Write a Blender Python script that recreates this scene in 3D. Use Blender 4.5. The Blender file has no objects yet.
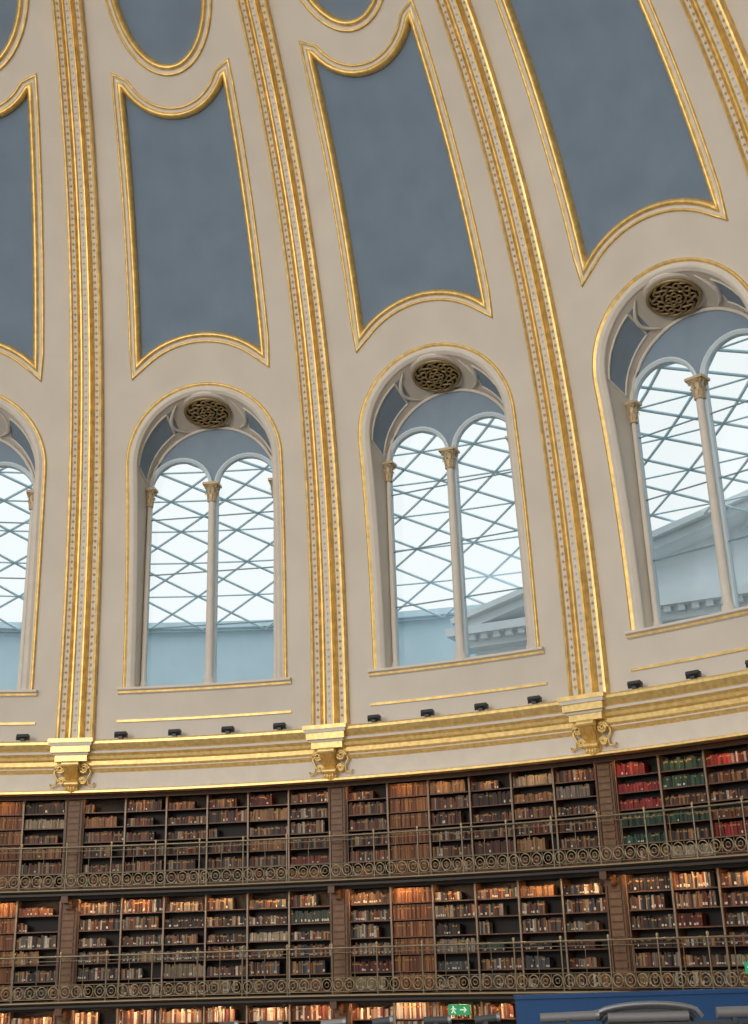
import bpy, math, random
from mathutils import Vector, Matrix
from mathutils.geometry import delaunay_2d_cdt
random.seed(7)
R=21.3; ZO=3.7
H=25.12; NN=2.517
ZS=5.043+ZO; G1=1.429+ZO; G2=-1.101+ZO; CB=3.731+ZO; CT=5.04+ZO; SB=6.37+ZO; ST=11.855+ZO
A0=0.631; S18=math.radians(18)
BAYS=list(range(-4,8))
PI=math.pi
scene=bpy.context.scene
col=scene.collection

# ---------------------------------------------------------------- materials
def mat(name,color,rough=.6,metal=0.,noise=0.,nscale=3.,bump=0.,spec=.4,detail=4,attr=None,emis=None,emstr=0):
    m=bpy.data.materials.new(name); m.use_nodes=True
    nt=m.node_tree; b=nt.nodes['Principled BSDF']
    b.inputs['Roughness'].default_value=rough; b.inputs['Metallic'].default_value=metal
    b.inputs['Specular IOR Level'].default_value=spec
    b.inputs['Base Color'].default_value=(*color,1)
    tc=nt.nodes.new('ShaderNodeTexCoord')
    src=None
    if attr:
        at=nt.nodes.new('ShaderNodeAttribute'); at.attribute_name=attr; src=at.outputs['Color']
    if noise>0:
        n=nt.nodes.new('ShaderNodeTexNoise'); n.inputs['Scale'].default_value=nscale; n.inputs['Detail'].default_value=detail
        nt.links.new(tc.outputs['Object'],n.inputs['Vector'])
        mr=nt.nodes.new('ShaderNodeMapRange'); mr.inputs[1].default_value=.25; mr.inputs[2].default_value=.75
        mr.inputs[3].default_value=1-noise; mr.inputs[4].default_value=1+noise*.6
        nt.links.new(n.outputs['Fac'],mr.inputs[0])
        mx=nt.nodes.new('ShaderNodeMix'); mx.data_type='RGBA'; mx.blend_type='MULTIPLY'; mx.inputs[0].default_value=1
        if src: nt.links.new(src,mx.inputs[6])
        else: mx.inputs[6].default_value=(*color,1)
        nt.links.new(mr.outputs[0],mx.inputs[7]); src=mx.outputs[2]
        if bump>0:
            bp=nt.nodes.new('ShaderNodeBump'); bp.inputs['Strength'].default_value=bump; bp.inputs['Distance'].default_value=.03
            nt.links.new(n.outputs['Fac'],bp.inputs['Height']); nt.links.new(bp.outputs[0],b.inputs['Normal'])
    if src: nt.links.new(src,b.inputs['Base Color'])
    if emis:
        b.inputs['Emission Color'].default_value=(*emis,1); b.inputs['Emission Strength'].default_value=emstr
    return m
M_BEIGE=mat('plaster_beige',(.67,.615,.54),.75,noise=.08,nscale=.7,spec=.2)
M_BLUE=mat('panel_blue',(.185,.25,.335),.7,noise=.10,nscale=1.2,bump=.1,spec=.2)
M_GOLD=mat('gilding',(.80,.55,.19),.38,.48,noise=.3,nscale=6,bump=.2)
M_GOLD2=mat('gilding_bright',(.85,.62,.25),.36,.42,noise=.25,nscale=9,bump=.1)
M_PALE=mat('painted_stone_pale',(.70,.65,.58),.6,noise=.06,nscale=3)
M_LUN=mat('lunette_blue',(.25,.32,.40),.7,noise=.06,nscale=2,spec=.2)
M_FRAME=mat('window_frame_white',(.68,.79,.87),.5)
M_CAP=mat('capital_ochre',(.60,.47,.29),.5,.15,noise=.3,nscale=20)
M_BRONZE=mat('bronze_dark',(.05,.036,.022),.45,.6,noise=.4,nscale=15)
M_ROS=mat('rosette_gilt_bronze',(.34,.25,.12),.4,.5)
M_BRONZEL=mat('bronze_gilt',(.46,.37,.23),.4,.5)
M_WOOD=mat('bookcase_wood',(.14,.065,.03),.45,noise=.3,nscale=14)
M_UPR=mat('bookcase_upright',(.26,.21,.16),.45,.2)
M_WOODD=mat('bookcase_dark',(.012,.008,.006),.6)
M_IRON=mat('gallery_iron',(.24,.20,.14),.38,.6)
M_SLAB=mat('gallery_slab',(.035,.027,.022),.5)
M_BOOK=mat('book_spines',(1,1,1),.55,attr='bookcol',noise=.25,nscale=30)
M_LAMP=mat('lamp_warm',(1,.8,.5),.5,emis=(1,.60,.28),emstr=80)
M_LAMPFILL=mat('lamp_fill_added',(1,.8,.5),.5,emis=(1,.60,.28),emstr=26)  # weaker emission for the lamps added under the cornice
M_BLACK=mat('fixture_dark',(.05,.055,.06),.45)
M_GREY=mat('fixture_grey',(.20,.20,.21),.4,.3)
M_BAR=mat('glazing_bar',(.22,.32,.38),.5)
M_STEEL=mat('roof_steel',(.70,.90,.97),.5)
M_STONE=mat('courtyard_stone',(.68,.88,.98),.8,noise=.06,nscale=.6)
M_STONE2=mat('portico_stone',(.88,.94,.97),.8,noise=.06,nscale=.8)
M_FLOOR=mat('floor_carpet',(.16,.14,.12),.7,noise=.2,nscale=2)
M_EXB=mat('exhibition_blue',(.016,.07,.20),.5,noise=.05,nscale=1)
M_CHROME=mat('brushed_metal',(.30,.31,.33),.35,.85)
M_GREEN=mat('sign_green',(.02,.35,.14),.4,emis=(.02,.5,.2),emstr=.2)
M_WHITE=mat('sign_white',(.85,.9,.85),.4,emis=(.8,1,.85),emstr=.3)
M_PIL=mat('pilaster_panel',(.20,.105,.05),.5,noise=.3,nscale=8)
mg=bpy.data.materials.new('window_glass'); mg.use_nodes=True
nt=mg.node_tree; nt.nodes.clear()
o=nt.nodes.new('ShaderNodeOutputMaterial'); tr=nt.nodes.new('ShaderNodeBsdfTransparent'); tr.inputs[0].default_value=(.73,.80,.83,1)
gl=nt.nodes.new('ShaderNodeBsdfGlossy'); gl.inputs['Roughness'].default_value=.05
mx=nt.nodes.new('ShaderNodeMixShader'); mx.inputs[0].default_value=.05
nt.links.new(tr.outputs[0],mx.inputs[1]); nt.links.new(gl.outputs[0],mx.inputs[2]); nt.links.new(mx.outputs[0],o.inputs[0])
M_GLASS=mg

# ---------------------------------------------------------------- mesh builder
class MB:
    def __init__(s): s.v=[]; s.f=[]; s.m=[]; s.c=[]; s.mats=[]; s.sm=[]
    def mi(s,m):
        if m not in s.mats: s.mats.append(m)
        return s.mats.index(m)
    def add(s,vs,fs,m,smooth=False,color=None):
        o=len(s.v); s.v+= [tuple(p) for p in vs]; i=s.mi(m)
        for f in fs: s.f.append(tuple(o+k for k in f)); s.m.append(i); s.sm.append(smooth); s.c.append(color)
    def box(s,c,d,m,mtx=None,color=None):
        x,y,z=d[0]/2,d[1]/2,d[2]/2
        vs=[Vector((sx*x,sy*y,sz*z)) for sx in(-1,1) for sy in(-1,1) for sz in(-1,1)]
        if mtx: vs=[mtx@v for v in vs]
        vs=[v+Vector(c) for v in vs]
        s.add(vs,[(0,1,3,2),(4,6,7,5),(0,4,5,1),(2,3,7,6),(0,2,6,4),(1,5,7,3)],m,color=color)
    def grid(s,rows,mfun,smooth=True,closeu=False,closev=False):
        n=len(rows); k=len(rows[0]); o=len(s.v)
        for r in rows: s.v+= [tuple(p) for p in r]
        for i in range(n if closeu else n-1):
            for j in range(k if closev else k-1):
                m=mfun(i,j) if callable(mfun) else mfun
                if m is None: continue
                a=o+i*k+j; b=o+i*k+(j+1)%k; c=o+((i+1)%n)*k+(j+1)%k; d=o+((i+1)%n)*k+j
                s.f.append((a,b,c,d)); s.m.append(s.mi(m)); s.sm.append(smooth); s.c.append(None)
    def lathe(s,prof,m,seg=16,c=(0,0,0),smooth=True):
        rows=[[(c[0]+r*math.cos(2*PI*i/seg),c[1]+r*math.sin(2*PI*i/seg),c[2]+z) for i in range(seg)] for r,z in prof]
        s.grid(rows,m,smooth,closev=True)
    def tube(s,pts,rad,m,seg=6,closed=False,cap=False):
        n=len(pts); P=[Vector(p) for p in pts]; rows=[]
        for i in range(n):
            if closed: t=P[(i+1)%n]-P[i-1]
            else: t=P[min(i+1,n-1)]-P[max(i-1,0)]
            t.normalize(); up=Vector((0,0,1)) if abs(t.z)<.9 else Vector((0,1,0))
            b=t.cross(up).normalized(); u=b.cross(t)
            rr=rad[i] if isinstance(rad,(list,tuple)) else rad
            rows.append([P[i]+(b*math.cos(2*PI*k/seg)+u*math.sin(2*PI*k/seg))*rr for k in range(seg)])
        s.grid(rows,m,True,closeu=closed,closev=True)
        if cap:
            s.add(rows[0],[tuple(range(seg))],m); s.add(rows[-1],[tuple(range(seg))],m)
    def mesh(s,name,attr=False):
        me=bpy.data.meshes.new(name); me.from_pydata(s.v,[],s.f)
        for m in s.mats: me.materials.append(m)
        me.polygons.foreach_set('material_index',s.m); me.polygons.foreach_set('use_smooth',s.sm)
        if attr:
            a=me.color_attributes.new('bookcol','FLOAT_COLOR','CORNER')
            buf=[]
            for f,c in zip(s.f,s.c):
                c=c or (.05,.03,.02)
                for _ in f: buf+= [c[0],c[1],c[2],1]
            a.data.foreach_set('color',buf)
        me.update(); return me
def obj(name,me,parent=None,rot=0,loc=(0,0,0)):
    o=bpy.data.objects.new(name,me); col.objects.link(o)
    o.location=loc; o.rotation_euler=(0,0,rot)
    if parent: o.parent=parent
    return o
def empty(name,rot=0,loc=(0,0,0)):
    o=bpy.data.objects.new(name,None); col.objects.link(o); o.rotation_euler=(0,0,rot); o.location=loc; o.empty_display_size=.2
    return o
def LP(a,r,z): return Vector((r*math.sin(a),r*math.cos(a),z))
def rz(z):
    s=min(max((z-ZS)/H,0),.9999); return R*math.sqrt(1-s**NN)
def D(a,ph,off=0.):
    z=ZS+H*math.sin(ph); r=rz(z)
    if off==0: return LP(a,r,z)
    e=1e-3; z2=ZS+H*math.sin(ph+e); z1=ZS+H*math.sin(max(ph-e,0)); dr=rz(z2)-rz(z1); dz=z2-z1
    l=math.hypot(dr,dz); nr,nz=-dz/l,dr/l
    return LP(a,r+nr*off,z+nz*off)
def DN(a,ph): return (D(a,ph,1)-D(a,ph)).normalized()
def phz(z): return math.asin(min(max((z-ZS)/H,0),1))
def sweep_dome(mb,pts,prof,mats,closed=True):
    P=[D(*p) for p in pts]; N=[DN(*p) for p in pts]; n=len(P); rows=[]
    for i in range(n):
        if closed: t1=(P[i]-P[i-1]); t2=(P[(i+1)%n]-P[i])
        else:
            t2=(P[min(i+1,n-1)]-P[min(i,n-2)]); t1=(P[max(i,1)]-P[max(i-1,0)])
        t1.normalize(); t2.normalize(); t=(t1+t2).normalized()
        B=t.cross(N[i]).normalized(); k=1/max(.55,t.dot(t1))
        rows.append([P[i]+B*(b*k)+N[i]*h for b,h in prof])
    mb.grid(rows,lambda i,j:mats[j],True,closeu=closed)
def cdt(outer,holes,gridpts=()):
    vs=[Vector(p) for p in outer]; ed=[(i,(i+1)%len(outer)) for i in range(len(outer))]
    for h in holes:
        o=len(vs); vs+=[Vector(p) for p in h]; ed+=[(o+i,o+(i+1)%len(h)) for i in range(len(h))]
    vs+=[Vector(p) for p in gridpts]
    v,e,f,_,_,_=delaunay_2d_cdt(vs,ed,[],0,1e-5)
    return v,f
def inside(p,poly):
    x,y=p; c=False; n=len(poly)
    for i in range(n):
        x1,y1=poly[i]; x2,y2=poly[i-1]
        if (y1>y)!=(y2>y) and x<(x2-x1)*(y-y1)/(y2-y1)+x1: c=not c
    return c

# ---------------------------------------------------------------- curves of one bay
def arch(w,zb,zsp,ns=14,na=36,nb=10,rise=None):
    rise=rise or w
    p=[(-w,zb+(zsp-zb)*i/ns) for i in range(ns)]
    p+=[(-w*math.cos(PI*i/na),zsp+rise*math.sin(PI*i/na)) for i in range(na)]
    p+=[(w,zsp+(zb-zsp)*i/ns) for i in range(ns)]
    p+=[(w-2*w*i/nb,zb) for i in range(nb)]
    return p
WO=1.92; ZT=ZS+9.30
WI=1.86; ZI=ZS+8.85-WI
outerW=arch(WO,SB,ZT-WO)
innerW=arch(WI,SB+.05,ZI)
def w2d(p):
    x,z=p; return (x/rz(z),phz(z))
winAP=[w2d(p) for p in outerW]
def panel(fw_b,ph_c,crest,fw_t,ph_t,dip,n=20,cb=1.7,ctp=1.3):
    pts=[]
    a1=fw_b*S18; a2=fw_t*S18
    def cv(u,c): return (math.sqrt(max(0,c-u*u))-math.sqrt(c-1))/(math.sqrt(c)-math.sqrt(c-1))
    for i in range(16): t=i/16; pts.append((-(a1+(a2-a1)*t),ph_c+(ph_t-ph_c)*t))
    for i in range(n):
        u=-1+2*i/n; uu=max(-1,min(1,u/.93)); pts.append((a2*u,ph_t-dip*cv(uu,ctp)))
    for i in range(16): t=i/16; pts.append(((a2+(a1-a2)*t),ph_t+(ph_c-ph_t)*t))
    for i in range(n):
        u=1-2*i/n; pts.append((a1*u,ph_c+crest*cv(u,cb)))
    return pts
P1=panel(.286,.411,.034,.280,.742,.040)
OV=[(-.27*S18*math.cos(2*PI*i/56),.862+.110*math.sin(2*PI*i/56)) for i in range(56)]
P2=panel(.27,.985,.03,.22,1.3,.0)
SC=(21.,22.)
def sc(p): return (p[0]*SC[0],p[1]*SC[1])
PHTOP=1.36
def bay_shell():
    hw=S18/2
    o=[(-hw,PHTOP*i/70) for i in range(70)]+[(-hw+S18*i/12,PHTOP) for i in range(12)]+[(hw,PHTOP*(1-i/70)) for i in range(70)]+[(hw-S18*i/12,0) for i in range(12)]
    gp=[(-hw+S18*(i+.5)/14,PHTOP*(j+.5)/72) for i in range(14) for j in range(72)]
    v,f=cdt([sc(p) for p in o],[[sc(p) for p in c] for c in (winAP,P1,OV,P2)],[sc(p) for p in gp])
    beige=MB(); blue=MB()
    W=[sc(p) for p in winAP]; PS=[[sc(p) for p in c] for c in (P1,OV,P2)]
    ap=[(p.x/SC[0],p.y/SC[1]) for p in v]
    fb=[];fl=[]
    for t in f:
        c=(sum(v[i].x for i in t)/3,sum(v[i].y for i in t)/3)
        if inside(c,W): continue
        if any(inside(c,q) for q in PS): fl.append(t)
        else: fb.append(t)
    beige.add([D(a,p) for a,p in ap],fb,M_BEIGE,True)
    blue.add([D(a,p,-.12) for a,p in ap],fl,M_BLUE,True)
    return beige.mesh('dome_plaster'),blue.mesh('dome_panels')
me_beige,me_blue=bay_shell()

def bay_mould():
    mb=MB()
    G,P=M_GOLD,M_PALE
    prof=[(-.18,-.01),(-.175,.05),(-.13,.06),(-.11,.02),(-.04,.02),(-.01,.07),(.04,.09),(.09,.05),(.12,-.02),(.13,-.13)]
    mats=[G,G,G,P,G,G,G,G,G]
    for c in (P1,OV,P2):
        sweep_dome(mb,c,prof,mats)
    pr=[(-.27,-.01),(-.265,.06),(-.22,.07),(-.18,.02),(-.14,.03),(-.1,.08),(-.04,.07),(-.01,.02),(.03,.02),(.04,-.05)]
    mt=[G,G,G,P,P,P,P,P,P]
    n=len(outerW)-10
    sweep_dome(mb,[w2d(p) for p in outerW[:n+1]],pr,mt,closed=False)
    def ledge(z,hw,prof,mats):
        rows=[]
        for i in range(13):
            x=-hw+2*hw*i/12; a=x/R
            rows.append([LP(a,rz(z)-n_,z+dz) for n_,dz in prof])
        mb.grid(rows,lambda i,j:mats[j],False)
        for r in (rows[0],rows[-1]):
            mb.add(r,[tuple(range(len(r)))],P)
    ledge(SB,2.3,[(-.6,.06),(.14,.04),(.16,-.02),(.08,-.05),(.07,-.1),(-.02,-.14)],[P,P,P,G,P])
    ledge(ZS+.50,2.3,[(-.02,.04),(.05,.035),(.05,-.02),(-.02,-.04)],[P,G,P])
    return mb.mesh('gilt_mouldings')
me_mould=bay_mould()

# ---------------------------------------------------------------- window
YW=21.75
def capital(mb,x,y,z0,h,r,m):
    mb.lathe([(r*.95,0),(r*1.15,.02),(r*1.15,.05),(r*.95,.06),(r*1.05,h*.5),(r*1.5,h*.85),(r*1.9,h*.9)],m,14,(x,y,z0))
    for ring,(zz,hh,rr) in enumerate([(.05,h*.42,1.05),(h*.38,h*.42,1.2)]):
        for i in range(8):
            an=2*PI*(i+.5*ring)/8; d=Vector((math.cos(an),math.sin(an),0)); t=Vector((-d.y,d.x,0)); w=r*.42
            rows=[]
            for k,(o,zf,wf) in enumerate([(0,0,.8),(.1,.45,1),(.35,.85,.9),(.75,1.,.5),(.85,.85,.2)]):
                c=Vector((x,y,z0+zz))+d*(r*rr+o*r*.8)+Vector((0,0,hh*zf))
                rows.append([c-t*w*wf,c+d*r*.08,c+t*w*wf])
            mb.grid(rows,m,True)
    for i in range(4):
        an=PI/4+i*PI/2; d=Vector((math.cos(an),math.sin(an),0)); c=Vector((x,y,z0+h*.8))+d*r*1.75
        pts=[c+d*(r*.45*math.cos(a)*(1-a/14))+Vector((0,0,r*.45*math.sin(a)*(1-a/14))) for a in [k*.7 for k in range(14)]]
        mb.tube(pts,r*.12,m,5)
    mb.box((x,y,z0+h*.97),(r*3.9,r*3.6,h*.13),m)
def lightpoly(cx,w,zb,zsp,ns=6,na=20):
    return [(cx+x,z) for x,z in arch(w,zb,zsp,ns,na,4)]
LZ=ZS+7.02
LX=.955; LW=.85
lights=[lightpoly(s*LX,LW,SB+.10,LZ) for s in(-1,1)]
def window_parts():
    rv=MB()
    T=[0,.06,.2,.8,.92,1]
    rows=[]
    for (ox,oz),(ix,iz) in zip(outerW,innerW):
        Po=D(*w2d((ox,oz))); Pi=Vector((ix,YW,iz))
        rows.append([Po.lerp(Pi,t) for t in T])
    ns,na=14,36
    def mf(i,j):
        k=i-ns
        if 0<=k<na:
            an=180*k/na
            if j==2 and (4<=an<56 or 124<=an<176): return M_LUN
        return M_PALE if j in(0,4) else M_BEIGE
    rv.grid(rows,mf,False,closeu=True)
    for (i0,i1) in ((ns+1,ns+11),(ns+25,ns+35)):
        for t in (.2,.8):
            rv.tube([rows[i][T.index(t)] for i in range(i0,i1+1)],.035,M_PALE,5)
        for i in (i0,i1): rv.tube([rows[i][2],rows[i][3]],.035,M_PALE,5)
    pl=MB()
    v,f=cdt(innerW,lights)
    fa=[];fb=[]
    for t in f:
        c=(sum(v[i].x for i in t)/3,sum(v[i].y for i in t)/3)
        if not inside(c,innerW) or any(inside(c,q) for q in lights): continue
        (fa if c[1]>LZ-.1 else fb).append(t)
    V=[(p.x,YW,p.y) for p in v]
    pl.add(V,fa,M_LUN); pl.add(V,fb,M_FRAME)
    for q in lights:
        rows=[]; n=len(q)
        for i in range(n):
            p=Vector(q[i]); t=(Vector(q[(i+1)%n])-Vector(q[i-1])).normalized(); nn=Vector((t.y,-t.x))
            def o(b,d): w=p+nn*b; return (w.x,YW+d,w.y)
            rows.append([o(-.09,0),o(-.085,-.06),o(-.04,-.08),o(0,-.04),o(.02,-.02),o(.03,.12)])
        pl.grid(rows,M_FRAME,False,closeu=True)
    for s in(-1,1):
        for dz in (1.75,3.25,4.85):
            pl.box((s*LX,YW+.04,SB+dz),(LW*2,.03,.03),M_BAR)
    gs=MB()
    for s in(-1,1):
        q=lightpoly(s*LX,LW,SB+.10,LZ); gs.add([(x,YW+.07,z) for x,z in q],[tuple(range(len(q)))],M_GLASS)
    cl=MB()
    for x,rr,yy in ((0,.10,YW-.15),(-1.79,.065,YW-.11),(1.79,.065,YW-.11)):
        z0=SB+.07
        cl.lathe([(rr*1.6,0),(rr*1.6,.10),(rr*1.4,.11),(rr*1.45,.17),(rr*1.15,.2),(rr*1.02,.24),(rr*1.0,2.),(rr*.9,ST-.3-z0)],M_PALE,16,(x,yy,z0))
        capital(cl,x,yy,ST-.3,.52,rr*1.15 if x==0 else .095,M_CAP)
    cl.box((0,YW-.1,ST+.26),(.26,.2,.1),M_PALE)
    ro=MB()
    hood=[Vector((-(WI-.05)*math.cos(PI*i/30),YW-.04,ZI+(WI-.05)*math.sin(PI*i/30))) for i in range(31)]
    ro.tube(hood,.05,M_PALE,6)
    Pa=D(0,phz(ZT)); Pb=Vector((0,YW,ZI+WI)); c=Pa.lerp(Pb,.47); ydir=(Pb-Pa).normalized(); xdir=Vector((1,0,0)); nd=xdir.cross(ydir)
    if nd.z>0: nd=-nd
    c=c+nd*.06
    def RP(x,y,h): return c+xdir*x+ydir*y+nd*h
    def disc(rad,ky,h,m,n=36):
        ro.grid([[RP(rad*k*math.cos(2*PI*i/n),rad*k*ky*math.sin(2*PI*i/n),hh) for i in range(n)] for k,hh in ((1,-.12),(1,h),(.92,h+.03),(.01,h))],m,False,closev=True)
    disc(.78,.9,.0,M_PALE); disc(.62,.9,.05,M_BRONZE)
    for rr,th in ((.62,.045),(.28,.03)):
        ro.tube([RP(rr*math.cos(2*PI*i/32),rr*.9*math.sin(2*PI*i/32),.09) for i in range(32)],th,M_ROS,6,True)
    for i in range(10):
        a=2*PI*i/10; q=[]
        for k in range(9):
            b=a+.55*math.sin(k*.8)*.5; rad=.26+.33*k/8
            q.append(RP(rad*math.cos(b),rad*.9*math.sin(b),.11))
        ro.tube(q,.03,M_ROS,5)
        cc=(.45*math.cos(a+.31),.45*.9*math.sin(a+.31))
        ro.tube([RP(cc[0]+.08*math.cos(2*PI*k/10),cc[1]+.075*math.sin(2*PI*k/10),.11) for k in range(10)],.022,M_ROS,5,True)
    for i in range(6):
        a=2*PI*i/6; ro.tube([RP(.14*math.cos(a)+.06*math.cos(2*PI*k/8),.13*math.sin(a)+.06*math.sin(2*PI*k/8),.12) for k in range(8)],.025,M_ROS,5,True)
    for s in(-1,1):
        q=[]
        for k in range(13):
            t=k/12; ang=PI/2-s*(math.radians(25)+math.radians(10)*math.sin(t*PI)); u=.1+.8*t
            o_=(WO*math.cos(ang),ZT-WO+WO*math.sin(ang)); i_=(WI*math.cos(ang),ZI+WI*math.sin(ang))
            q.append(D(*w2d(o_)).lerp(Vector((i_[0],YW,i_[1])),u)+Vector((-.03*s,0,-.03)))
        ro.tube(q,[.02+.04*math.sin(k/12*PI) for k in range(13)],M_PALE,6)
    return [('reveal',rv.mesh('window_reveal')),('tracery',pl.mesh('window_tracery')),('glass',gs.mesh('window_glass')),('columns',cl.mesh('window_columns')),('soffit_rosette',ro.mesh('window_rosette'))]
wparts=window_parts()

# ---------------------------------------------------------------- rib
def rib_mesh():
    mb=MB(); G,P,B=M_GOLD,M_PALE,M_BEIGE
    half=[(.49,-.02,None),(.49,.12,G),(.46,.18,G),(.41,.19,G),(.39,.13,G),(.38,.10,P),(.26,.10,P),(.24,.16,G),(.205,.20,G),(.17,.15,G),(.14,.20,G),(.10,.20,G),(.07,.14,G),(0,.14,P)]
    prof=[(-b,n) for b,n,_ in half]; mats=[m for _,_,m in half[1:]]
    prof2=[(b,n) for b,n,_ in reversed(half[:-1])]
    prof=prof+prof2; mats=mats+list(reversed(mats))
    N=70; rows=[]
    phs=[.0+PHTOP*i/N for i in range(N+1)]
    def wsc(ph): return 1-.24*min(1,ph/1.1)
    for ph in phs:
        rows.append([D(b*wsc(ph)/max(rz(ZS+H*math.sin(ph)),3),ph,n) for b,n in prof])
    mb.grid(rows,lambda i,j:mats[j],False)
    ph=.012
    while ph<1.3:
        r=rz(ZS+H*math.sin(ph)); k=wsc(ph)
        for b,sz,m in ((-.32,.045,M_GOLD2),(.32,.045,M_GOLD2),(0,.04,M_PALE)):
            c=D(b*k/r,ph,.105 if b else .145); n=DN(0,ph); t=(D(0,ph+.01)-D(0,ph)).normalized(); x=Vector((1,0,0))
            base=[c+x*sz,c+t*sz*1.2,c-x*sz,c-t*sz*1.2]
            mb.add(base+[c+n*sz*.8],[(0,1,4),(1,2,4),(2,3,4),(3,0,4)],m)
        ph+=.0075
    return mb.mesh('rib_moulding')
me_rib=rib_mesh()

# ---------------------------------------------------------------- brackets
def bracket_mesh():
    mb=MB(); G=M_GOLD2
    z0=CT
    for dz,h,w,r,m in ((-.0,.10,1.12,.60,G),(-.10,.08,1.06,.58,M_PALE),(-.18,.16,.98,.54,G),(-.34,.06,.88,.46,M_PALE),(-.40,.15,.80,.42,G)):
        mb.box((0,R-r/2+.1,z0+dz-h/2+.02),(w,r+.2,h),m)
    prof=[(.38,-.52),(.43,-.58),(.43,-.68),(.36,-.78),(.26,-.86),(.2,-.95),(.21,-1.03),(.24,-1.09),(.2,-1.16),(.1,-1.2),(.0,-1.2)]
    rows=[]
    for o_,dz in prof:
        row=[]
        for k in range(13):
            x=-.17+.34*k/12; rr=o_+.025*math.cos(k*PI)
            row.append((x*(1 if dz>-.9 else .82),R-rr,z0+dz))
        rows.append(row)
    mb.grid(rows,lambda i,j:G,False)
    for s in(-1,1):
        mb.add([(s*.17*(1 if dz>-.9 else .82),R-o_,z0+dz) for o_,dz in prof]+[(s*.17,R+.1,z0-1.2),(s*.17,R+.1,z0-.55)],[tuple(range(len(prof)+2))],G)
        def spiral(cx,cz,r0,turns,dirn,y):
            return [(cx+s*dirn*r0*(1-k/34)*math.cos(k*.45*turns),y,cz+r0*(1-k/34)*math.sin(k*.45*turns)) for k in range(30)]
        mb.tube(spiral(s*.30,z0-.70,.13,1,1,R-.22),.035,G,6)
        mb.tube(spiral(s*.27,z0-.99,.10,1,-1,R-.16),.03,G,6)
        mb.tube([(s*.40,R-.15,z0-.62),(s*.46,R-.14,z0-.78),(s*.37,R-.14,z0-.93),(s*.40,R-.13,z0-1.08),(s*.52,R-.1,z0-1.13),(s*.55,R-.1,z0-1.04)],.028,G,6)
    mb.tube([(-.21,R-.42,z0-.60),(.21,R-.42,z0-.60)],.08,G,10,cap=True)
    mb.tube([(-.17,R-.22,z0-1.06),(.17,R-.22,z0-1.06)],.06,G,10,cap=True)
    for k in range(5):
        x=(k-2)*.065; mb.tube([(x,R-.16,z0-1.10),(x*1.1,R-.2,z0-1.2),(x*.5,R-.12,z0-1.30+abs(x)*.5)],[.035,.04,.012],G,6)
    return mb.mesh('bracket')
me_br=bracket_mesh()

# ---------------------------------------------------------------- cornice
AS=A0+S18*(BAYS[0]); AE=A0+S18*(BAYS[-1]+1)
def ring(mb,prof,mats,a0=AS,a1=AE,n=144,smooth=False):
    rows=[[LP(a0+(a1-a0)*i/n,r,z) for r,z in prof] for i in range(n+1)]
    mb.grid(rows,lambda i,j:mats[j],smooth)
G,P=M_GOLD2,M_PALE
mb=MB()
c=[(.5,-.02,None),(.10,-.02,G),(.14,.03,G),(.14,.08,G),(.06,.11,G),(.05,.14,P),(.0,.15,P),(.0,.53,P),(.06,.56,G),(.10,.62,G),(.10,.65,P),(.16,.70,G),(.17,.80,G),(.26,.84,G),(.28,.91,G),(.36,.97,G),(.36,1.02,P),(.30,1.05,P),(.40,1.10,G),(.46,1.2,G),(.46,1.26,G),(.42,1.30,G),(-.1,1.33,P)]
ring(mb,[(R-o_,CB+z) for o_,z,_ in c],[m for _,_,m in c[1:]])
ring(mb,[(R+.10,CB+.0),(R+.10,CB-.10),(R+.13,CB-.10),(R+.13,CB+.0)],[M_WOOD]*3)
obj('trim_1',mb.mesh('cornice'))
# ---------------------------------------------------------------- assemble bays
ceil=empty('ceiling')
for n_,k in enumerate(BAYS):
    rot=-(A0+S18*(k+.5))
    obj('dome_plaster_%d'%n_,me_beige,ceil,rot); obj('dome_panels_%d'%n_,me_blue,ceil,rot); obj('panel_mouldings_%d'%n_,me_mould,ceil,rot)
    w=empty('window_%d'%(n_+1),rot)
    for nm,me in wparts: obj(nm,me,w)
for k in BAYS+[BAYS[-1]+1]:
    rot=-(A0+S18*k)
    obj('dome_rib',me_rib,None,rot); obj('cornice_bracket',me_br,None,rot)

mb=MB()
mb.box((0,0,.03),(.1,.16,.06),M_BLACK)
mt=Matrix.Rotation(math.radians(-25),3,'X')
mb.box((0,0,.11),(.30,.16,.08),M_BLACK,mt); mb.box((0,.085,.13),(.26,.02,.05),M_CHROME,mt)
mb.box((-.16,0,.09),(.015,.06,.12),M_BLACK); mb.box((.16,0,.09),(.015,.06,.12),M_BLACK)
me_fl=mb.mesh('floodlight')
for k in BAYS:
    for f in (.185,.395,.605,.81):
        a=A0+S18*(k+f); p=LP(a,R-.3,CT+.01); obj('floodlight',me_fl,None,-a,p)

# ---------------------------------------------------------------- bookcases
RF=R+.42; RB=R+.85
PIL=.46
def lin(c): return tuple((x/255)**2.2 for x in c)
pal_brown=[lin(c) for c in [(112,70,48),(130,84,54),(80,48,36),(60,42,34),(142,100,66),(92,38,30),(110,54,40),(54,36,32),(150,112,78),(50,40,38),(84,62,48),(112,82,58),(64,62,58)]]
pal_mix=pal_brown+[lin(c) for c in [(150,134,112),(168,154,134),(124,114,104),(76,80,84),(62,72,62),(146,110,74),(190,178,160),(108,100,92),(52,62,76),(134,120,96)]]
pal_red=[lin(c) for c in [(150,40,38),(130,32,34),(160,56,50),(120,38,38)]]
pal_green=[lin(c) for c in [(52,84,62),(44,70,54),(60,92,74),(40,60,50)]]
pal_door=[lin(c) for c in [(140,88,50),(122,74,42),(150,100,60),(108,64,38)]]
pal_white=[lin(c) for c in [(200,190,175),(180,160,140),(120,60,50),(210,200,190),(160,120,100)]]
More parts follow.
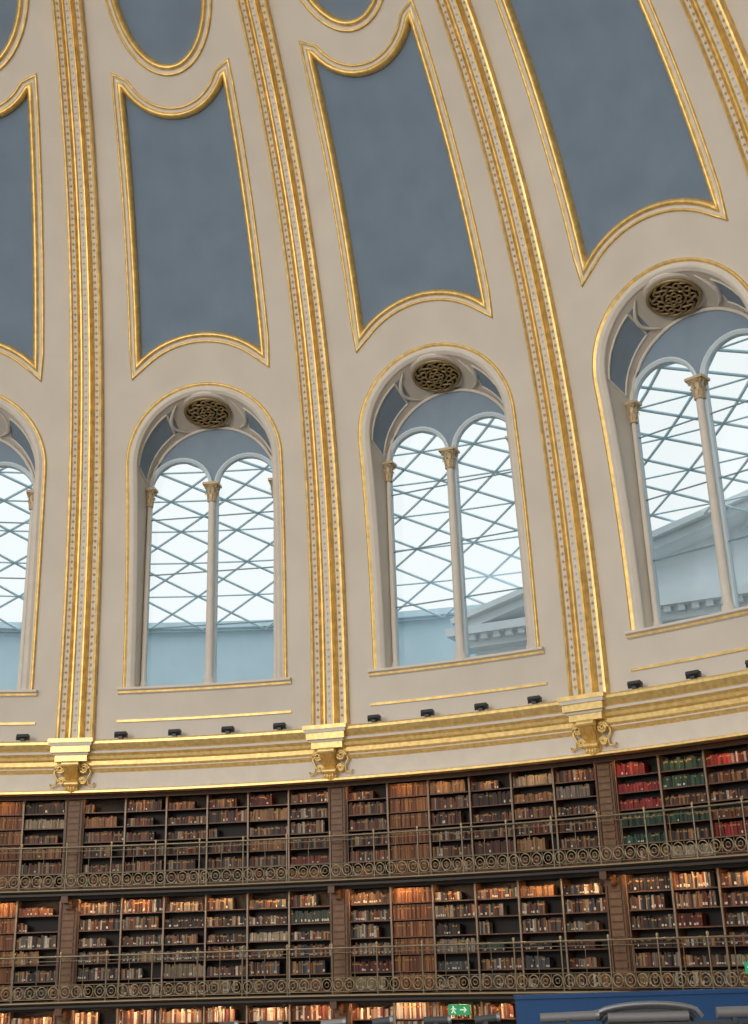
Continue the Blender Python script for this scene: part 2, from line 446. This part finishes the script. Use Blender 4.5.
def bookcase(level,k):
    zb={0:0.0,1:G2,2:G1}[level]; zt={0:G2-.14,1:G1-.14,2:CB}[level]
    cs=MB(); bk=MB()
    hw=S18/2; pa=PIL/2/RF; n=6; aw=(S18-2*pa)/n
    h=zt-zb; NR=6; base=.07; rh=(h-base-.04)/NR
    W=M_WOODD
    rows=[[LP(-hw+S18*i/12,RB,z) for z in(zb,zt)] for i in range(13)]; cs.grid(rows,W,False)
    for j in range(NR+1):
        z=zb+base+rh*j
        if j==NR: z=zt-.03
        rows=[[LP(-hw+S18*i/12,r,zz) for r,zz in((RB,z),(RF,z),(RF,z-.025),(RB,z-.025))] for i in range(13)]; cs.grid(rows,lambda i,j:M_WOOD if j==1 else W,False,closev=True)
    for i in range(n+1):
        a=-hw+pa+aw*i
        m3=Matrix.Rotation(-a,3,'Z'); p=LP(a,(RF+RB)/2-.02,zb+h/2)
        cs.box(p,(.035,RB-RF+.04,h),M_WOOD,m3)
        cs.box(LP(a,RF-.035,zb+h/2),(.04,.02,h),M_UPR,m3)
    for s in(-1,1):
        a=s*(hw-pa/2); m3=Matrix.Rotation(-a,3,'Z')
        cs.box(LP(a,RF+.1,zb+h/2),(PIL/2+.005,.4,h),M_WOOD,m3)
    a=hw; m3=Matrix.Rotation(-a,3,'Z')
    for j in range(14):
        cs.box(LP(a,RF-.115,zb+.1+(h-.2)*(j+.5)/14),(PIL*.62,.035,(h-.2)/14*.72),M_PIL,m3)
    for s in(-1,1):
        cs.box(LP(a+s*PIL*.42/RF,RF-.115,zb+h/2),(.04,.05,h),M_WOOD,m3)
    cs.box(LP(a,RF-.11,zb+.08),(PIL,.06,.16),M_WOOD,m3); cs.box(LP(a,RF-.11,zt-.06),(PIL,.06,.12),M_WOOD,m3)
    rng=random.Random(k*31+level*7+5)
    for ci in range(n):
        a1=-hw+pa+aw*ci+.025/RF; a2=-hw+pa+aw*(ci+1)-.025/RF
        door=(ci==1 and k==1 ) or (ci==4 and k in(-1,)) or (ci==1 and k==4)
        for j in range(NR):
            z=zb+base+rh*j
            top=rh-.045
            if door: pal=pal_door
            else:
                pal=pal_mix if level<2 else pal_brown+pal_mix[:16]
                if rng.random()<.22: 
                    c0=rng.choice(pal); pal=[c0,tuple(x*.8 for x in c0),tuple(x*1.2 for x in c0)]
            if k==2 and level==2:
                if ci==0: pal={4:pal_red,3:pal_red,5:pal_red,2:pal_green,1:pal_green}.get(j,pal)
                if ci==1: pal={5:pal_green,4:pal_green,3:pal_brown,2:pal_green}.get(j,pal)
                if ci==2: pal={5:pal_white[:1]+pal_red,1:pal_red}.get(j,pal)
            if level==0: pal=pal_white+pal_brown[:3]
            hb=rng.uniform(.55,.92)*top
            a=a1; 
            endgap=rng.random()
            stop=a2 if (door or endgap<.6) else a2-(a2-a1)*rng.uniform(.1,.5)
            if not door and rng.random()<.03: stop=a1+.2*(a2-a1)
            while a<stop:
                w=rng.uniform(.030,.066)/RF
                if door: w=.04/RF
                if a+w>a2: break
                hh=hb*rng.uniform(.82,1.08) if rng.random()<.6 else hb
                if door: hh=top*.97
                hh=min(hh,top)
                r1=RF+rng.uniform(.03,.07); r2=r1+.22
                c=rng.choice(pal); v=rng.uniform(.5,1.25)
                c=tuple(min(1,x*v) for x in c)
                tilt=0 if rng.random()<.93 or door else rng.uniform(-.15,.15)*hh/RF
                b=a+w*.94
                vs=[LP(a,r1,z),LP(b,r1,z),LP(b+tilt,r1,z+hh),LP(a+tilt,r1,z+hh),LP(a,r2,z),LP(b,r2,z),LP(b+tilt,r2,z+hh),LP(a+tilt,r2,z+hh)]
                bk.add(vs,[(0,1,2,3),(3,2,6,7),(0,3,7,4),(1,5,6,2)],M_BOOK,color=c)
                rr=rng.random()
                if rr<(.34 if level==1 else .10) and not door:
                    z1=z+hh*.12; z2=z+hh*rng.uniform(.25,.34)
                    lc=lin((205,198,182))
                    q=r1-.003; bk.add([LP(a+w*.1,q,z1),LP(b-w*.1,q,z1),LP(b-w*.1,q,z2),LP(a+w*.1,q,z2)],[(0,1,2,3)],M_BOOK,color=lc)
                elif rr>.6:
                    z1=z+hh*.7; q=r1-.003; bk.add([LP(a,q,z1),LP(b,q,z1),LP(b,q,z1+.03),LP(a,q,z1+.03)],[(0,1,2,3)],M_BOOK,color=lin((165,125,60)))
                a+=w
    e=empty('bookcase',-(A0+S18*(k+.5)))
    obj('case',cs.mesh('case'),e); obj('books',bk.mesh('books',True),e)
for k in BAYS:
    for l in (0,1,2): bookcase(l,k)

# gallery balconies
def railing():
    mb=MB(); r=R-.26; hw=S18/2; I=M_IRON
    def arc(z,rad,m=I,n=18,rr=r): mb.tube([LP(-hw+S18*i/n,rr,z) for i in range(n+1)],rad,m,6)
    arc(1.0,.026); arc(.9,.010); arc(.36,.010); arc(.06,.012)
    nb=24
    for i in range(nb):
        a=-hw+S18*i/nb
        big=(i%4==0)
        if big: mb.tube([LP(a,r,0),LP(a,r,1.02)],.022,I,6); mb.lathe([(0,.12),(.03,.1),(.035,.06),(.02,.03),(.03,0)],M_BRONZEL,8,LP(a,r,1.0))
        elif i%2==0: mb.tube([LP(a,r,.36),LP(a,r,.9)],.009,I,4)
        ac=a+S18/nb/2; da=.115/r
        mb.tube([LP(ac+da*math.cos(2*PI*t/14),r,.21+.125*math.sin(2*PI*t/14)) for t in range(14)],.012,M_BRONZEL,5,True)
        mb.tube([LP(ac+da*.45*math.cos(2*PI*t/8),r,.21+.055*math.sin(2*PI*t/8)) for t in range(8)],.010,M_BRONZEL,4,True)
        mb.tube([LP(a,r,.09),LP(a,r,.34)],.009,I,4)
    return mb.mesh('railing')
me_rail=railing()
for gi,z in enumerate((G2,G1)):
    e=empty('gallery_balcony',0,(0,0,0))
    mb=MB()
    pr=[(R+.9,z),(R-.33,z),(R-.35,z-.03),(R-.33,z-.06),(R-.28,z-.09),(R-.28,z-.14),(R+.9,z-.14)]
    ring(mb,pr,[M_SLAB,M_BRONZEL,M_SLAB,M_SLAB,M_SLAB,M_SLAB])
    ring(mb,[(R+.14,z-.13),(R+.14,z-.21),(R+.16,z-.21),(R+.16,z-.13)],[M_SLAB]*3)
    for k in BAYS+[BAYS[-1]+1]:
        a=A0+S18*k; m3=Matrix.Rotation(-a,3,'Z')
        mb.box(LP(a,R+.0,z-.22),(.16,.5,.16),M_WOOD,m3); mb.box(LP(a,R+.15,z-.36),(.14,.3,.14),M_WOOD,m3)
    obj('slab',mb.mesh('slab'),e)
    for n_,k in enumerate(BAYS):
        obj('railing_%d'%n_,me_rail,e,-(A0+S18*(k+.5)),(0,0,z))
mls=[]
for M in (M_LAMP,M_LAMPFILL):
    mb=MB()
    mb.box((0,0,0),(.62,.07,.035),M_BLACK); mb.box((0,.0,-.022),(.56,.04,.012),M)
    mls.append(mb.mesh('lamp'))
for k in BAYS:
    for i in range(6):
        f=(i+.5)/6
        a=A0+S18*(k+f)
        for z,ml in ((G1-.14,mls[0]),(G2-.14,mls[0]),(CB-.02,mls[1])):  # gallery lamps, plus dim ones added under the cornice for extra glow
            obj('shelf_and_fill_lamp',ml,None,-a,LP(a,R+.24,z-.02))

# ---------------------------------------------------------------- floor
mb=MB()
mb.add([LP(2*PI*i/64,R+26,0) for i in range(64)],[tuple(range(63,-1,-1))],M_FLOOR)
obj('floor',mb.mesh('floor'))
mb=MB()
ring(mb,[(R+.88,0),(R+.88,ZS+.3)],[M_BEIGE])
ring(mb,[(R+.88,CB+.0),(R-.0,CB+.0)],[M_WOODD])
obj('wall_drum',mb.mesh('wall_drum'))

# ---------------------------------------------------------------- outside
mb=MB()
def zr(r): t=(r-23.)/(46.-23.); return ZS+10.4+(-1.2)*t+1.9*4*t*(1-t)*.9
NA=64; NRR=16
az0=AS-.1; az1=AE+.1
def LQ(i,j):
    r=23.+23.*j/NRR; a=az0+(az1-az0)*(i+(.5 if j%2 else 0))/NA
    return LP(a,r,zr(r))
def strut(p,q,w=.065):
    mb.tube([p,q],w,M_STEEL,4)
for j in range(NRR+1):
    for i in range(NA):
        if j%2==0: strut(LQ(i,j),LQ(i+1,j),.04)
        if j<NRR:
            if j%2==0:
                strut(LQ(i,j),LQ(i,j+1)); strut(LQ(i+1,j),LQ(i,j+1))
            else:
                strut(LQ(i,j),LQ(i,j+1)); strut(LQ(i,j),LQ(i+1,j+1))
obj('lattice_roof',mb.mesh('lattice_roof'))
fac=empty('museum_facade')
mb=MB()
ring(mb,[(46.3,0),(46.3,ZS+9.2),(45.8,ZS+9.3),(45.8,ZS+9.6),(47,ZS+9.7)],[M_STONE]*4,az0,az1,72)
obj('courtyard_wall',mb.mesh('courtyard_wall'),fac)

mb=MB()
camp=Vector((0,-11.686,ZO))
yaw_p=math.radians(64); dist=47
ctr=camp+Vector((math.sin(yaw_p)*dist,math.cos(yaw_p)*dist,0)); 
HWP=18.5; zb=ZS+6.9; slope=.26
S2=M_STONE2
def box(c,d,m=S2,rot=None): mb.box(c,d,m,rot)
box((0,2,zb/2),(2*HWP,3,zb))
box((0,.3,zb+.1),(2*HWP+1,1.2,.5)); box((0,-.1,zb+.5),(2*HWP+1.6,1.6,.35)); box((0,.45,zb-.9),(2*HWP+.3,.3,.2))
for i in range(66):
    box((-HWP+.3+i*2*HWP/66,-.55,zb+.22),(.28,.3,.26))
ap=slope*HWP
mb.add([(-HWP,.6,zb+.6),(HWP,.6,zb+.6),(0,.6,zb+.6+ap),(-HWP,3,zb+.6),(HWP,3,zb+.6),(0,3,zb+.6+ap)],[(0,1,2),(3,5,4),(0,2,5,3),(1,4,5,2)],S2)
for s in(-1,1):
    L=math.hypot(HWP,ap)+.6; an=math.atan2(ap,HWP)
    rm=Matrix.Rotation(s*an,3,'Y')
    box((s*HWP/2,-.0,zb+.6+ap/2+.1),(L,1.5,.35),S2,rm); box((s*HWP/2,-.2,zb+.6+ap/2+.42),(L+.3,1.9,.25),S2,rm)
box_w=.0
for i in range(9):
    x=-HWP+1+i*(2*HWP-2)/8; box((x,.45,(zb-1)/2),(1.1,.2,zb-1)); box((x,.40,zb-1.15),(1.4,.3,.3))
obj('portico',mb.mesh('portico'),fac,-yaw_p,(ctr.x,ctr.y,0))

# ---------------------------------------------------------------- exhibition screen + spotlights, exit sign
def camray(u,v,dist):
    yaw,pitch,roll,f=.662,.348,-.032,1185.6
    X=(u-374)/f; Y=-(v-512)/f
    Rt=Vector((math.cos(yaw),-math.sin(yaw),0)); F=Vector((math.sin(yaw)*math.cos(pitch),math.cos(yaw)*math.cos(pitch),math.sin(pitch))); Up=Rt.cross(F)
    cr,sr=math.cos(roll),math.sin(roll)
    d=F+(Rt*cr+Up*sr)*X+(-Rt*sr+Up*cr)*Y
    h=math.hypot(d.x,d.y); return camp+d*(dist/h)
pA=camray(515,992,18.0); pB=camray(748,985,18.5)
dv=(pB-pA); dv.z=0; Lp=12.; dn=dv.normalized(); zt=2.90
mid=Vector((pA.x,pA.y,0))+dn*Lp/2; rotp=math.atan2(dn.y,dn.x)
mb=MB()
mb.box((0,0,zt/2),(Lp,.25,zt),M_EXB); mb.box((0,0,zt+.02),(Lp+.04,.3,.05),M_EXB)
mb.box((0,-.14,.1),(Lp,.03,.2),M_BLACK)
obj('exhibition_screen',mb.mesh('partition'),None,rotp,mid)
gA=camray(215,1022,12.0); gB=camray(745,1022,12.0)
gd=gB-gA; Lg=math.hypot(gd.x,gd.y); rotg=math.atan2(gd.y,gd.x)
gz=camray(630,1020,12.0).z
def gx(u):
    t=(u-215)/530.; return t*Lg
G0=Vector((gA.x,gA.y,0))
mb=MB()
mb.box((Lg/2,0,gz-.04),(Lg+.5,.05,.05),M_BLACK); mb.box((Lg/2,0,gz-.34),(Lg+.5,.05,.05),M_BLACK)
for i in range(7):
    x=i*Lg/6
    mb.box((x,0,gz/2-.02),(.05,.05,gz-.04),M_BLACK)
    if i<6: mb.tube([(x,0,gz-.34),(x+Lg/12,0,gz-.06),(x+Lg/6,0,gz-.34)],.012,M_BLACK,5)
def spot(x,L,r,m,tilt=.1):
    mb.tube([(x-L/2,0,gz+.05-tilt*L/2),(x+L/2,0,gz+.05+tilt*L/2)],r,m,14,cap=True)
    mb.tube([(x+L/2,0,gz+.05+tilt*L/2),(x+L/2+.03,0,gz+.052+tilt*L/2)],r*1.12,M_CHROME,14,cap=True)
    mb.box((x,0,gz+.0),(.04,.08,.07),M_BLACK)
for u,L,r,m,t in ((228,.14,.035,M_BLACK,.1),(270,.2,.03,M_BLACK,-.1),(335,.2,.035,M_GREY,.05),(385,.16,.04,M_BLACK,.1),(440,.22,.035,M_BLACK,0),(490,.2,.035,M_BLACK,.1),(572,.5,.042,M_GREY,.02),(735,.3,.05,M_GREY,.0)):
    spot(gx(u),L,r,m,t)
x0=gx(598); x1=gx(704)
mb.tube([(x0+(x1-x0)*t,0,gz+.02+.12*math.sin(PI*t)**.35) for t in [i/20 for i in range(21)]],.025,M_CHROME,8)
mb.tube([(x0+.06+(x1-x0-.12)*t,.04,gz+.0+.08*math.sin(PI*t)**.35) for t in [i/20 for i in range(21)]],.032,M_BLACK,8)
mb.tube([(x0+.12,0,gz+.03),(x1-.12,0,gz+.03)],.045,M_GREY,12,cap=True)
obj('lighting_gantry',mb.mesh('lighting_gantry'),None,rotg,G0)
mb=MB()
mb.box((0,0,0),(.5,.06,.22),M_GREEN)
mb.box((-.13,-.035,.06),(.035,.01,.035),M_WHITE); 
for cx,cz,w,h,an in ((-.13,.01,.03,.08,.3),(-.15,-.04,.025,.07,.7),(-.10,-.045,.025,.07,-.6),(-.09,.02,.06,.018,.3),(-.165,.02,.05,.018,-.5)):
    mb.box((cx,-.035,cz),(w,.01,h),M_WHITE,Matrix.Rotation(an,3,'Y'))
mb.box((.1,-.035,0),(.14,.01,.025),M_WHITE)
for s in(-1,1): mb.box((.15,-.035,s*.025),(.08,.01,.022),M_WHITE,Matrix.Rotation(s*.8,3,'Y'))
mb.box((0,.0,.16),(.02,.02,.14),M_BLACK)
me_ex=mb.mesh('exit_sign')
for a,z in ((A0+S18*1.44,G2-.37),(A0+S18*2.485,G2+.42)):
    obj('exit_sign',me_ex,None,-a,LP(a,R+.05 if z<G2 else R-.32,z))

# ---------------------------------------------------------------- camera, world, lights
yaw,pitch,roll,f=.662,.348,-.032,1185.6
Rt=Vector((math.cos(yaw),-math.sin(yaw),0)); F=Vector((math.sin(yaw)*math.cos(pitch),math.cos(yaw)*math.cos(pitch),math.sin(pitch))); Up=Rt.cross(F)
cr,sr=math.cos(roll),math.sin(roll)
X=Rt*cr+Up*sr; Y=-Rt*sr+Up*cr
mtx=Matrix(((X.x,Y.x,-F.x,camp.x),(X.y,Y.y,-F.y,camp.y),(X.z,Y.z,-F.z,camp.z),(0,0,0,1)))
cd=bpy.data.cameras.new('camera'); cam=bpy.data.objects.new('camera',cd); col.objects.link(cam); cam.matrix_world=mtx
cd.lens=f*36/1024; cd.sensor_width=36; cd.clip_end=500; cd.clip_start=.05
scene.camera=cam
# warm fill light added to brighten the lower right, standing for unmodelled opposite windows
ld=bpy.data.lights.new('added_window_fill','AREA'); ld.shape='RECTANGLE'; ld.size=9; ld.size_y=6; ld.energy=4200; ld.color=(1,.93,.82)
lo=bpy.data.objects.new('added_window_fill',ld); col.objects.link(lo)
lp=Vector((-19.5,-7.5,13.)); tg=LP(A0+S18*1.7,R,ZS+3.)
lo.location=lp; lo.rotation_euler=(tg-lp).to_track_quat('-Z','Y').to_euler()
w=bpy.data.worlds.new('world'); scene.world=w; w.use_nodes=True
nt=w.node_tree; bg=nt.nodes['Background']; bg.inputs[0].default_value=(1,.985,.96,1); bg.inputs[1].default_value=1.24
scene.view_settings.view_transform='Standard'
scene.view_settings.look='None'
